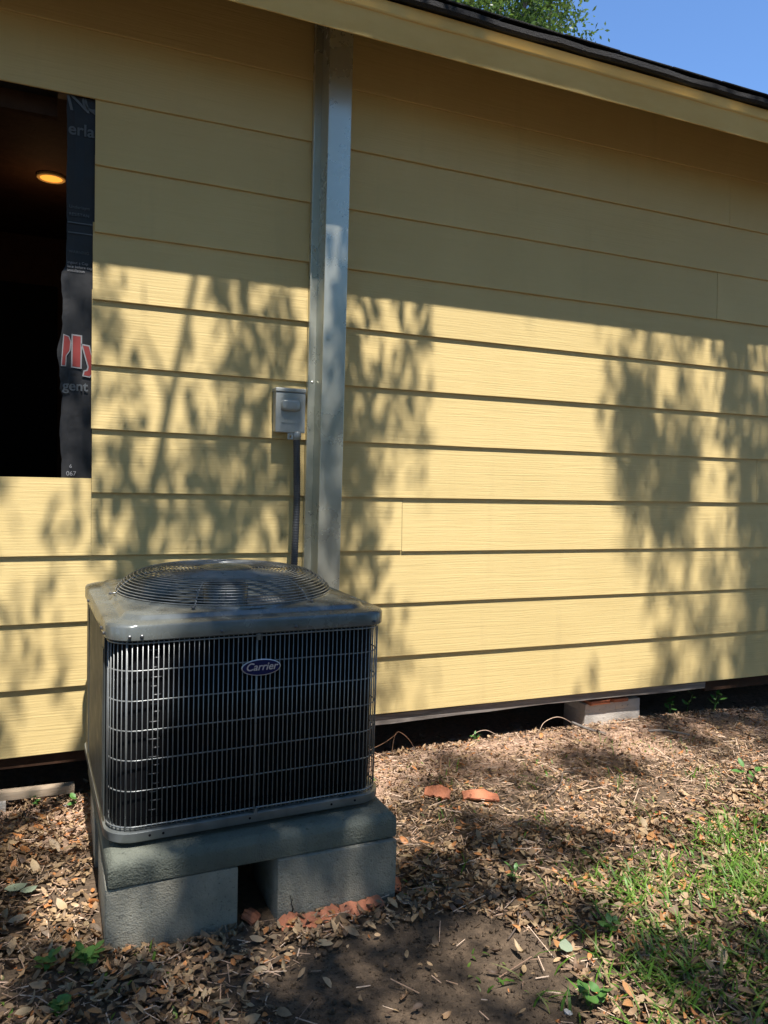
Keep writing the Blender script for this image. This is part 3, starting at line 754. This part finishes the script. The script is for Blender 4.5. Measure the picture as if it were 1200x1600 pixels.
# straw, twig bits and crumbs
sx, sy = scatter(22000, -1.0, 4.6, -2.3, .3, lambda x, y: np.where(in_block(x, y), 0, np.where(dirt(x, y) < 1.2, .035, np.where((y > -.9) & (x > 1), .95, .5))))
n = len(sx); Ls = rng.lognormal(math.log(.035), .5, n).clip(.01, .14); wds = rng.uniform(.0008, .002, n)
base = np.array([(-.5,-1,0),(.5,-1,0),(.5,1,0),(-.5,1,0),(-.5,0,1.2),(.5,0,1.2)]); bf = np.array([(0,1,5),(0,5,4),(3,4,5),(3,5,2)])
RM2 = rotm(rng.normal(0, .2, n), rng.normal(0, .16, n), rng.uniform(0, 6.28, n))
v = base[None]*np.stack([Ls, wds, wds], 1)[:, None]; v = np.einsum('nij,nvj->nvi', RM2, v)+np.stack([sx, sy, gh(sx, sy)+rng.uniform(.006, .024, n)], 1)[:, None]
tag(link('straw_litter', np_mesh('straw_litter', v.reshape(-1, 3), (bf[None]+(np.arange(n)*6)[:, None, None]).reshape(-1, 3), M['straw'])), 'loose dry straw and twig bits among the leaves', 'straw', None, 'stuff')

# clods and grit on the bare soil
cx, cy = scatter(9000, .3, 1.8, -2.3, -1.15, lambda x, y: np.where(in_block(x, y), 0, np.where(dirt(x, y) < 1.4, .8, .15)))
n = len(cx); cs = rng.lognormal(math.log(.0028), .55, n).clip(.001, .012)
oc = np.array([(1,0,0),(-1,0,0),(0,1,0),(0,-1,0),(0,0,.7),(0,0,-.7)]); of = np.array([(0,2,4),(2,1,4),(1,3,4),(3,0,4),(2,0,5),(1,2,5),(3,1,5),(0,3,5)])
v = (oc[None]+rng.normal(0, .22, (n, 6, 3)))*cs[:, None, None]; v = np.einsum('nij,nvj->nvi', rotm(rng.normal(0, 1, n), rng.normal(0, 1, n), rng.uniform(0, 6.28, n)), v)+np.stack([cx, cy, gh(cx, cy)+cs*.35], 1)[:, None]
tag(link('soil_crumbs', np_mesh('soil_crumbs', v.reshape(-1, 3), (of[None]+(np.arange(n)*6)[:, None, None]).reshape(-1, 3), M['soil'])), 'dark soil clods and grit on the bare patch', 'soil', None, 'stuff')

# ------------------------------------------------------------------ grass
def blades(n, xy, lmin, lmax, w0, w1, lean):
    x, y = xy; n = len(x); L_ = rng.uniform(lmin, lmax, n); wd = rng.uniform(w0, w1, n); az = rng.uniform(0, 6.28, n); le = rng.uniform(*lean, n); z = gh(x, y)
    dx, dy = np.cos(az), np.sin(az); rows = []
    for t, wf in [(0, .7), (.33, 1), (.68, .8), (1, 0)]:
        hx = L_*le*t**1.6; hz = L_*(t*np.sqrt(np.maximum(0, 1-le**2*.8))-.22*le*t*t)
        cx, cy, cz = x+dx*hx, y+dy*hx, z+hz
        if wf: rows += [np.stack([cx-dy*wd*wf, cy+dx*wd*wf, cz], 1), np.stack([cx+dy*wd*wf, cy-dx*wd*wf, cz+.001], 1)]
        else: rows += [np.stack([cx, cy, cz], 1)]
    V = np.stack(rows, 1); F = np.array([(0,1,3),(0,3,2),(2,3,5),(2,5,4),(4,5,6)])
    return V.reshape(-1, 3), (F[None]+(np.arange(n)*7)[:, None, None]).reshape(-1, 3)
def grass_d(x, y):
    e = (x-1.22)*.80+( -1.30-y)*.55
    g_ = sstep(.10, .95, e)*sstep(-.98, -1.28, y-.10*(x-2.6))
    pat = (np.sin(x*7.3+y*4.1)*np.sin(y*8.7-x*3.1)+1)/2
    return g_*(.12+.88*pat**1.5)
gxy = scatter(42000, 1.2, 4.8, -2.6, -.9, grass_d)
V1, F1 = blades(0, gxy, .035, .115, .0016, .0046, (.6, .99))
gxy = scatter(3500, 1.1, 3.4, -2.1, -.2, lambda x, y: np.where(dirt(x, y) < 1.3, 0, .45*(np.sin(x*9.1+y*3.7)*np.sin(y*11.3-x*4.3) > .35)))
V2, F2 = blades(0, gxy, .03, .09, .0012, .003, (.3, .95))
gxy = scatter(900, -.6, .4, -2.0, -1.15, lambda x, y: .28+0*x); gx2 = scatter(2600, 1.1, 3.2, -1.7, -.1, lambda x, y: .42*(np.sin(x*6.1-y*5.7+1)*np.sin(y*7.3+x*3.3) > .4))
V3, F3 = blades(0, (np.concatenate([gxy[0], gx2[0]]), np.concatenate([gxy[1], gx2[1]])), .015, .04, .002, .006, (.5, .95))
tag(link('grass', np_mesh('grass', np.concatenate([V1, V2, V3]), np.concatenate([F1, F2+len(V1), F3+len(V1)+len(V2)]), M['grass'])), 'green grass blades growing through the leaves at the lower right', 'grass', None, 'stuff')

# ------------------------------------------------------------------ weeds, stems, shards
def weed(x, y, nl, size, h, lb, seed, grp='weeds at the foot of the wall', wide=.5):
    r_ = random.Random(seed); t = thing('weed_plant', lb, 'weed', (x, y, g1(x, y)), r_.uniform(0, 6), grp)
    ns = 1 if nl < 6 else 2+(nl > 10)
    stems = []
    for s_ in range(ns):
        a = r_.uniform(0, 6.28); ln = r_.uniform(.1, .5)
        ps = [(math.cos(a)*ln*h*f**1.5, math.sin(a)*ln*h*f**1.5, h*f*r_.uniform(.95, 1.05)-.01*(f == 0)) for f in (0, .35, .7, 1)]
        MB().tube(ps, [.0022, .0018, .0014, .001], 5).build('stem', M['weed'], t); stems.append(ps)
    tv, tf = TEM[seed % 8]
    lf = MB().add([( (v[0]+.5), v[1]*wide/.42, v[2]) for v in tv], [tuple(f) for f in tf]).mesh('leaf', M['weed'], smooth=True)
    for i in range(nl):
        ps = stems[i % ns]; f = .25+.75*(i//ns+1)/(max(1, nl//ns)); f = min(1, f); k = f*3; j = min(2, int(k)); p = Vector(ps[j]).lerp(Vector(ps[j+1]), k-j)
        o = link('leaf', lf, t); o.location = p; sc = size*r_.uniform(.7, 1.2); o.scale = (sc,)*3; o.rotation_euler = (r_.uniform(-.4, .4), r_.uniform(-.7, .15), i*2.4+r_.uniform(-.5, .5))
    return t
weed(3.73, .04, 7, .055, .11, 'small green seedling in shade under the right end of the siding', 1)
weed(3.40, .06, 7, .050, .10, 'grey-green weed beside the right face of the pier', 2)
weed(3.52, .05, 4, .045, .15, 'thin-stalked weed with drooping leaves right of the pier', 3)
weed(.085, -1.20, 15, .042, .06, 'low bright green broadleaf clump at the left front block corner', 4, 'weeds around the pad', .8)
weed(-.02, -1.17, 10, .034, .04, 'low green broadleaf sprout left of the front block', 5, 'weeds around the pad', .8)
weed(.02, -1.36, 10, .032, .035, 'low shaded green weed at the bottom left corner', 6, 'weeds around the pad', .8)
weed(-.06, -.03, 5, .030, .05, 'small green weed in front of the pale timber board', 7, 'weeds around the pad', .7)
weed(.075, -.10, 5, .030, .05, 'green sprig between the timber board and the pad', 8, 'weeds around the pad', .7)
weed(2.05, .02, 8, .028, .05, 'sunlit yellow-green sprout on the leaf bank below the siding', 9, 'weeds around the yard')
weed(1.62, -1.56, 8, .040, .05, 'low leafy weed at the edge of the bare dirt', 10, 'weeds around the yard', .6)
weed(1.35, -1.82, 12, .042, .06, 'light green broadleaf weed at the bottom edge of the picture', 11, 'weeds around the yard', .7)
weed(1.50, -1.20, 6, .034, .06, 'small green weed right of the pad among brown leaves', 12, 'weeds around the yard', .6)
weed(3.02, -.86, 6, .06, .10, 'upright bright green sprout at the right edge of the picture', 13, 'weeds around the yard')
weed(1.40, .04, 6, .022, .05, 'tiny green weed beside the air conditioner under the siding', 14, 'weeds around the yard')
def stem(name, pts, rad, m, lb, cat, grp=None):
    P = [Vector((x, y, g1(x, y)+z)) for x, y, z in pts]; n = 18
    return tag(MB().tube([cat_(P, i/n) for i in range(n+1)], rad, 6).build(name, M[m], None, smooth=True), lb, cat, grp)
cat_ = cat
stem('dry_vine', [(1.66,-.33,.005),(1.675,-.29,.05),(1.69,-.27,.085),(1.72,-.27,.075),(1.715,-.30,.03),(1.71,-.33,.02),(1.78,-.42,.012)], .0026, 'vine', 'bent reddish vine loop rising from the leaves in mid yard', 'vine')
stem('dry_vine', [(1.26,.02,.0),(1.30,.03,.07),(1.36,.02,.09),(1.44,.03,.06),(1.5,.02,.01)], .0013, 'vine', 'thin dry stem arching over the bank next to the air conditioner', 'vine')
stem('dry_vine', [(1.33,-.03,.0),(1.35,-.02,.10),(1.36,-.0,.17)], .0012, 'vine', 'thin upright dry stalk next to the air conditioner', 'vine')
stem('dry_vine', [(1.28,-.05,.0),(1.40,.0,.05),(1.52,.03,.075),(1.58,.02,.11)], .0011, 'vine', 'thin slanting dry stalk on the bank under the siding', 'vine')
stem('dry_vine', [(1.55,.0,.0),(1.57,.02,.09),(1.60,.03,.12),(1.66,.03,.07),(1.70,.03,.0)], .0011, 'vine', 'small hooked dry stem in front of the crawl space', 'vine')
stem('dry_vine', [(2.0,.03,.0),(2.04,.04,.05),(2.12,.05,.06),(2.20,.04,.02),(2.26,.04,.03)], .0013, 'straw', 'pale curled stem lying at the crawl space opening', 'vine')
stem('dry_vine', [(2.45,.04,.0),(2.49,.05,.06),(2.58,.05,.085),(2.66,.04,.05),(2.70,.03,.0)], .0015, 'straw', 'pale arched stem left of the pier', 'vine')
stem('fallen_twig', [(1.14,-.86,.0),(1.155,-.84,.05),(1.165,-.83,.07),(1.18,-.815,.095)], .003, 'bark', 'dark twig standing beside the right edge of the pad', 'twig')
stem('fallen_twig', [(2.05,-.62,.01),(2.16,-.56,.03),(2.22,-.50,.05),(2.30,-.47,.02)], .0035, 'bark', 'forked dark twig lying on the leaves in mid yard', 'twig')
stem('fallen_twig', [(3.02,-.18,.02),(3.10,-.22,.03),(3.2,-.30,.02)], .007, 'oldwood', 'grey stick lying on the bank right of the pier', 'twig')
stem('fallen_twig', [(2.66,.03,.05),(2.72,-.06,.02),(2.78,-.12,.01)], .008, 'oldwood', 'short pale stick leaning against the pier', 'twig')
stem('fallen_twig', [(1.30,-1.48,.01),(1.36,-1.44,.02),(1.40,-1.38,.015)], .003, 'bark', 'short dark twig at the top right edge of the bare dirt', 'twig')
def shard(x, y, z, lx_, ly_, rz, curve, lb, seed, tilt=(0, 0)):
    r_ = random.Random(seed); n = 8; lo = []
    for i in range(n+1):
        t = i/n-.5; w_ = ly_*(1-.5*abs(t))*r_.uniform(.8, 1.08); c = curve*(.25-t*t)+r_.uniform(-.002, .002); oy = r_.uniform(-.05, .05)*ly_
        lo.append([(t*lx_, oy-w_/2, c), (t*lx_, oy, c+.003), (t*lx_, oy+w_/2, c), (t*lx_, oy+w_/2, c-.009), (t*lx_, oy, c-.006), (t*lx_, oy-w_/2, c-.009)])
    o = MB().loft(lo, True, True, True).build('clay_shard', M['shard']); o.location = (x, y, g1(x, y)+z); o.rotation_euler = (tilt[0], tilt[1], rz)
    return tag(o, lb, 'clay shard', 'broken red clay shards')
shard(1.565, -.475, .024, .115, .075, -.6, .05, 'curved red clay shard lying on leaves, left one of the pair', 1, (.35, 0))
shard(1.735, -.56, .024, .165, .065, -.25, .05, 'longer red clay shard lying on leaves, right one of the pair', 2, (.3, .1))
for i, (x, y, l_, a) in enumerate([(.69, -1.165, .07, .2), (.76, -1.18, .085, -.3), (.83, -1.165, .075, .4), (.90, -1.17, .08, -.1), (.97, -1.16, .09, .2), (.585, -1.09, .06, .9), (1.10, -1.06, .10, 1.2)]):
    shard(x, y, .016, l_, .055, a, .015, ['red clay shard at the left foot of the cracked block', 'second red clay shard from the left along the cracked block', 'middle red clay shard along the foot of the cracked block', 'fourth red clay shard along the foot of the cracked block', 'red clay shard at the right foot of the cracked block', 'red clay shard in the gap between the two blocks', 'red clay shard right of the cracked block'][i], 30+i, (.45, 0))
def bigleaf(x, y, z, s_, rz, m, lb, tilt=.1):
    tv, tf = TEM[2]; me = np_mesh('broad_leaf', tv*np.array([1, 1.25, 1]), tf, M[m]); o = link('broad_leaf', me); o.location = (x, y, g1(x, y)+z); o.scale = (s_,)*3; o.rotation_euler = (tilt, tilt*.6, rz); return tag(o, lb, 'leaf')
bigleaf(-.115, -.69, .03, .075, .3, 'greyleaf', 'pale green broad leaf lying on brown leaves at the left edge')
bigleaf(-.075, -.715, .03, .06, .5, 'greyleaf', 'smaller pale green leaf beside the broad one at the left edge')
bigleaf(1.428, -1.60, .035, .075, 1.0, 'greyleaf', 'grey-green leaf lying at the right edge of the bare dirt')
for i, (x, y, s_) in enumerate([(.055, -.07, .022), (1.29, -1.80, .012), (.80, -1.78, .011), (1.10, -1.90, .012)]):
    bm = bmesh.new(); bmesh.ops.create_icosphere(bm, subdivisions=2, radius=s_)
    for v_ in bm.verts: v_.co *= 1+random.uniform(-.16, .16); v_.co.z *= .6
    o = bm_build(bm, 'pebble', 'pebble'); o.location = (x, y, g1(x, y)+s_*.35)
    tag(o, ['whitish stone beside the pad by the timber board', 'white fleck of stone at the right of the bare dirt', 'white fleck of stone at the left of the bare dirt', 'white fleck of stone at the bottom edge of the dirt'][i], 'stone', 'pale stones on the ground')

# ------------------------------------------------------------------ trees
def leaf_quads(P, size, name, m, parent, flat=.0):
    n = len(P); s = size*rng.uniform(.7, 1.25, n); RMx = rotm(rng.normal(0, 1.0, n), rng.normal(0, .8, n), rng.uniform(0, 6.28, n))
    base = np.array([(-.5,0,0),(0,-.24,.05),(.5,0,-.04),(0,.24,.05)])
    v = np.einsum('nij,vj->nvi', RMx, base)*s[:, None, None]+P[:, None]
    return link(name, np_mesh(name, v.reshape(-1, 3), np.arange(n*4).reshape(-1, 4), m), parent)
def limb(mb, a, b, r0, r1, wob=.15, n=7):
    a, b = Vector(a), Vector(b); ps = []
    for i in range(n+1):
        t = i/n; p = a.lerp(b, t)
        if 0 < i < n: p += Vector((random.uniform(-wob, wob), random.uniform(-wob, wob), random.uniform(-wob, wob)))
        ps.append(p)
    mb.tube(ps, [r0+(r1-r0)*i/n for i in range(n+1)], 8); return ps
# tree seen beyond the roof
bt = thing('oak_tree', 'leafy green tree rising beyond the dark roof edge', 'tree', (8.2, 11.6, 0))
mb = MB(); limb(mb, (0,0,-.1), (.2,-.2,6), .32, .22, .06); mb.build('trunk', M['bark'], bt, smooth=True)
tips = []
for k in range(11):
    a = k*2.39; e = (math.cos(a)*random.uniform(.8, 2.3)+.1, math.sin(a)*random.uniform(.8, 2.0), random.uniform(9.5, 13.5))
    mb = MB(); ps = limb(mb, (.2,-.2,random.uniform(4.5, 6)), e, .11, .025, .16); mb.build('limb', M['bark'], bt, smooth=True); tips += ps[2:]
PP = []
for k in range(760):
    c = np.array(random.choice(tips))+rng.normal(0, .42, 3); c[0] = min(c[0], .755*(c[1]+11.6+3.445)-8.2-.25)
    PP.append(c+rng.normal(0, 1, (80, 3))*np.array([.19, .19, .14]))
leaf_quads(np.concatenate(PP), .115, 'crown', M['crown'], bt)

# unseen tree belt added behind the camera to cut the sky light
belt = [(-9, -7.5, 12.0), (-6.5, -11.5, 14.0), (-3.2, -12.6, 15.5), (.2, -12.2, 14.5), (3.4, -12.8, 9.0), (6.8, -12.3, 5.0), (10.2, -11.2, 14.0), (13.0, -8.0, 12.5), (-11.5, -2.5, 11.0), (15.5, -3.0, 11.5)]
where = ['far left of the yard', 'left in the tree belt', 'second from the left end of the tree belt', 'third in the tree belt', 'mid tree belt straight behind the camera', 'right of the middle of the tree belt', 'right in the tree belt', 'far right of the yard', 'off the left end of the house', 'off the right end of the house']
for (tx, ty, th_), wh in zip(belt, where):
    t = thing('sky_screen_tree', 'unseen green tree added to block sky light, ' + wh, 'tree', (tx, ty, 0), 0, 'unseen trees added around the yard')
    mb = MB(); limb(mb, (0,0,-.1), (.1,.1,th_*.75), .25, .10, .08); mb.build('trunk', M['bark'], t, smooth=True)
    nC = 300; cz = rng.uniform(.3, th_, nC); rad = 2.3*np.sqrt(np.clip(1-((cz-th_*.5)/(th_*.56))**2, .05, 1)); an = rng.uniform(0, 6.28, nC); rr_ = rad*np.sqrt(rng.uniform(.2, 1, nC))
    cc = np.stack([rr_*np.cos(an), rr_*np.sin(an)*.8, cz], 1)
    leaf_quads(np.repeat(cc, 20, 0)+rng.normal(0, .30, (nC*20, 3)), .27, 'crown', M['crown'], t)

# trees behind the camera: their crowns shade the wall and yard
def dens(X, W):
    """leafiness met by the sun ray that would strike the wall plane at (X, W)"""
    W = np.where(W < 0, W*1.055, W)
    d = np.full_like(X, .88)
    def blob(cx, cw, rx, rw, val, soft=.35):
        nonlocal d
        q = np.sqrt(((X-cx)/rx)**2+((W-cw)/rw)**2); k = 1-np.clip((q-1)/soft, 0, 1); d = d*(1-k)+val*k
    wall = W > .1
    d = np.where(wall & (X < .55), .40, d); d = np.where(wall & (X >= .55) & (X < 1.75), .52, d)
    d = np.where(wall & (X > 2.85), .62, d); d = np.where(wall & (X > 3.6), .85, d)
    # clear strip on the wall
    edgeL = 1.70+.10*np.sin(W*3.0)-.12*(W > 1.9)-.10*(W < .9); edgeR = 3.0+.08*np.sin(W*2.2+1)-.08*(W > 1.8)+.10*(W < .8)
    k = np.clip((X-edgeL)/.10, 0, 1)*np.clip((edgeR-X)/.10, 0, 1)*np.clip((W+.25)/.3, 0, 1); d = d*(1-k)
    blob(.22, 2.05, .30, .30, .06); blob(.10, 1.35, .10, .35, .18); blob(.1, .75, .3, .22, .12)
    blob(1.45, .55, .20, .30, .18)
    # ground right: bank by the wall lit, strip of sun further out
    g = W <= .1
    blob(1.55, -.25, .45, .40, .05); blob(2.35, -.25, .55, .45, .05); blob(2.95, -.35, .35, .40, .15)
    blob(2.75, -1.6, .85, .55, .0); blob(2.1, -1.35, .35, .25, .25); blob(1.3, -1.35, .20, .60, .25)
    blob(3.6, -.5, .5, .5, .9); blob(2.45, -.95, .45, .16, .75); blob(1.85, -.85, .22, .35, .85)
    # air conditioner: top half lit, front shaded
    blob(.62, -1.75, .36, .36, 1.0); blob(.22, -.75, .14, .65, .1); blob(.30, -1.22, .17, .16, .02); blob(.20, -1.85, .07, .5, .15)
    blob(.65, -.55, .30, .55, .75); blob(.22, -2.28, .11, .10, .0); blob(.92, -2.28, .09, .10, .0)
    # pad front and blocks
    blob(.35, -2.45, .16, .12, .15); blob(.75, -2.5, .30, .2, .85)
    # left ground
    blob(.02, -1.50, .13, .22, .05); blob(.05, -.35, .10, .20, .1); blob(-.15, -.9, .16, .3, .8)
    # foreground
    blob(.95, -3.6, .40, .75, .78); blob(.88, -3.25, .07, .09, .05); blob(1.06, -3.9, .11, .11, .05); blob(1.3, -3.55, .12, .2, .6)
    blob(2.6, -2.9, .40, .30, .15); blob(2.2, -3.6, .3, .25, .2); blob(1.75, -3.0, .25, .35, .45); blob(1.5, -4.1, .2, .25, .12)
    blob(.4, -3.3, .18, .15, .2); blob(1.25, -2.3, .12, .3, .75)
    blob(1.66, -1.16, .22, .10, .02); blob(.0, .05, .16, .22, .02)
    blob(2.40, -3.2, .55, .60, .12); blob(2.75, -2.5, .3, .3, .1)
    return d
def crown_points(x0, x1, w0, w1, n_sprig, leaves, func, lrange):
    nc = n_sprig//7; cX = rng.uniform(x0, x1, nc); cW = rng.uniform(w0, w1, nc); k = rng.random(nc) < func(cX, cW); cX, cW = cX[k], cW[k]
    cZ = rng.uniform(*lrange, len(cX))+.7*(cX > 2.7)-1.1*((cX < 1.9) & (cW > -.2) & (lrange[0] > 6))
    X = np.repeat(cX, 7)+rng.normal(0, .055, len(cX)*7); W = np.repeat(cW, 7)+rng.normal(0, .13, len(cX)*7); cZ = np.repeat(cZ, 7)+rng.normal(0, .25, len(cX)*7)
    k = rng.random(len(X)) < (.25+func(X, W))*(func(X, W) > .02); X, W, cZ = X[k], W[k], cZ[k]
    Ls = (cZ-W)/SDIR.z; base = np.stack([X, np.zeros_like(X), W], 1)+Ls[:, None]*np.array(SDIR)
    m = len(X); out = np.repeat(base, leaves, 0)+rng.normal(0, 1, (m*leaves, 3))*np.array([.05, .09, .06]); return out, base
SC = 1.0
ptsA, bA = crown_points(-1.4, 5.2, -6.8, 2.7, 9500, 12, dens, (6.2, 8.4))
ptsB, bB = crown_points(-5.0, 9.5, -13, 4.5, 11000, 16, lambda X, W: np.where((X > -1.4) & (X < 5.2) & (W > -6.8) & (W < 2.7), 0, .75), (7.0, 10.0))
ptsC, bC = crown_points(-.2, 1.6, .25, 2.4, 150, 8, lambda X, W: np.full_like(X, .5)*(dens(X, W) > .15), (5.3, 6.5))
ptsD, bD = crown_points(.36, 1.12, -2.12, -1.42, 190, 12, lambda X, W: np.full_like(X, .9), (6.0, 8.0))
pts = np.concatenate([ptsA, ptsB, ptsC, ptsD])
left = pts[:, 0] < 2.25+.0*pts[:, 0]
for side, tx, ty, lb in [(0, -3.4, -6.6, 'spreading oak whose dappled shade falls on the siding left of the sunlit strip'), (1, 6.4, -6.4, 'spreading oak whose dense shade falls on the right end of the siding')]:
    t = thing('shade_tree', lb, 'tree', (tx, ty, 0), 0, 'shade trees on the camera side of the yard')
    mb = MB(); limb(mb, (0,0,-.1), (.1,.1,4.2), .38, .28, .05); mb.build('trunk', M['bark'], t, smooth=True)
    P = pts[left] if side == 0 else pts[~left]
    leaf_quads(P-np.array([tx, ty, 0]), .075, 'crown', M['crown'], t)
    bs = np.concatenate([bA, bB]); bs = bs[(bs[:, 0] < 2.25) == (side == 0)]
    hubs = []
    # limbs run to places that are leafy anyway
    for k in range(9):
        tries = bs[rng.integers(0, len(bs), 1)[0]]
        mb = MB(); e = tries-np.array([tx, ty, 0]); s_ = (.1, .1, 3.6+.08*k)
        sm = Vector(s_)
        W_mid = 0
        limb(mb, s_, e, .10, .02, .14); mb.build('limb', M['bark'], t, smooth=True)
    if side == 0:
        # the low bough whose shadow slants down the siding beside the window
        def up_(x, wz, l): return Vector((x, 0, wz))+SDIR*l-Vector((tx, ty, 0))
        mb = MB(); mb.tube([up_(.30, .75, 5.3), up_(.345, 1.05, 5.2), up_(.39, 1.35, 5.1), up_(.445, 1.68, 5.0), up_(.50, 1.95, 4.9), up_(.55, 2.25, 4.8), up_(.62, 2.6, 4.75)], [.035, .032, .026, .021, .018, .016, .012], 8).build('limb', M['bark'], t, smooth=True)
        for (x0_, w0_, x1_, w1_) in [(.35, 1.05, .20, 1.55), (.39, 1.35, .62, 1.65), (.33, .95, .60, 1.25), (.445, 1.68, .33, 2.0), (.31, .8, .12, 1.05), (.9, .7, .82, 1.5), (.82, 1.5, .95, 2.1)]:
            MB().tube([up_(x0_, w0_, 5.1), up_((x0_+x1_)/2+.02, (w0_+w1_)/2, 5.05), up_(x1_, w1_, 5.0)], [.014, .010, .006], 6).build('limb', M['bark'], t, smooth=True)
        a = Vector((.1, .1, 3.9)); mb = MB(); mb.tube([a, a.lerp(up_(.30, .75, 5.3), .5)+Vector((-.3, 0, -.2)), up_(.30, .75, 5.3)], [.09, .055, .034], 8).build('limb', M['bark'], t, smooth=True)
print('tris', sum(len(o.data.loops)-2*len(o.data.polygons) for o in bpy.data.objects if o.type == 'MESH'))
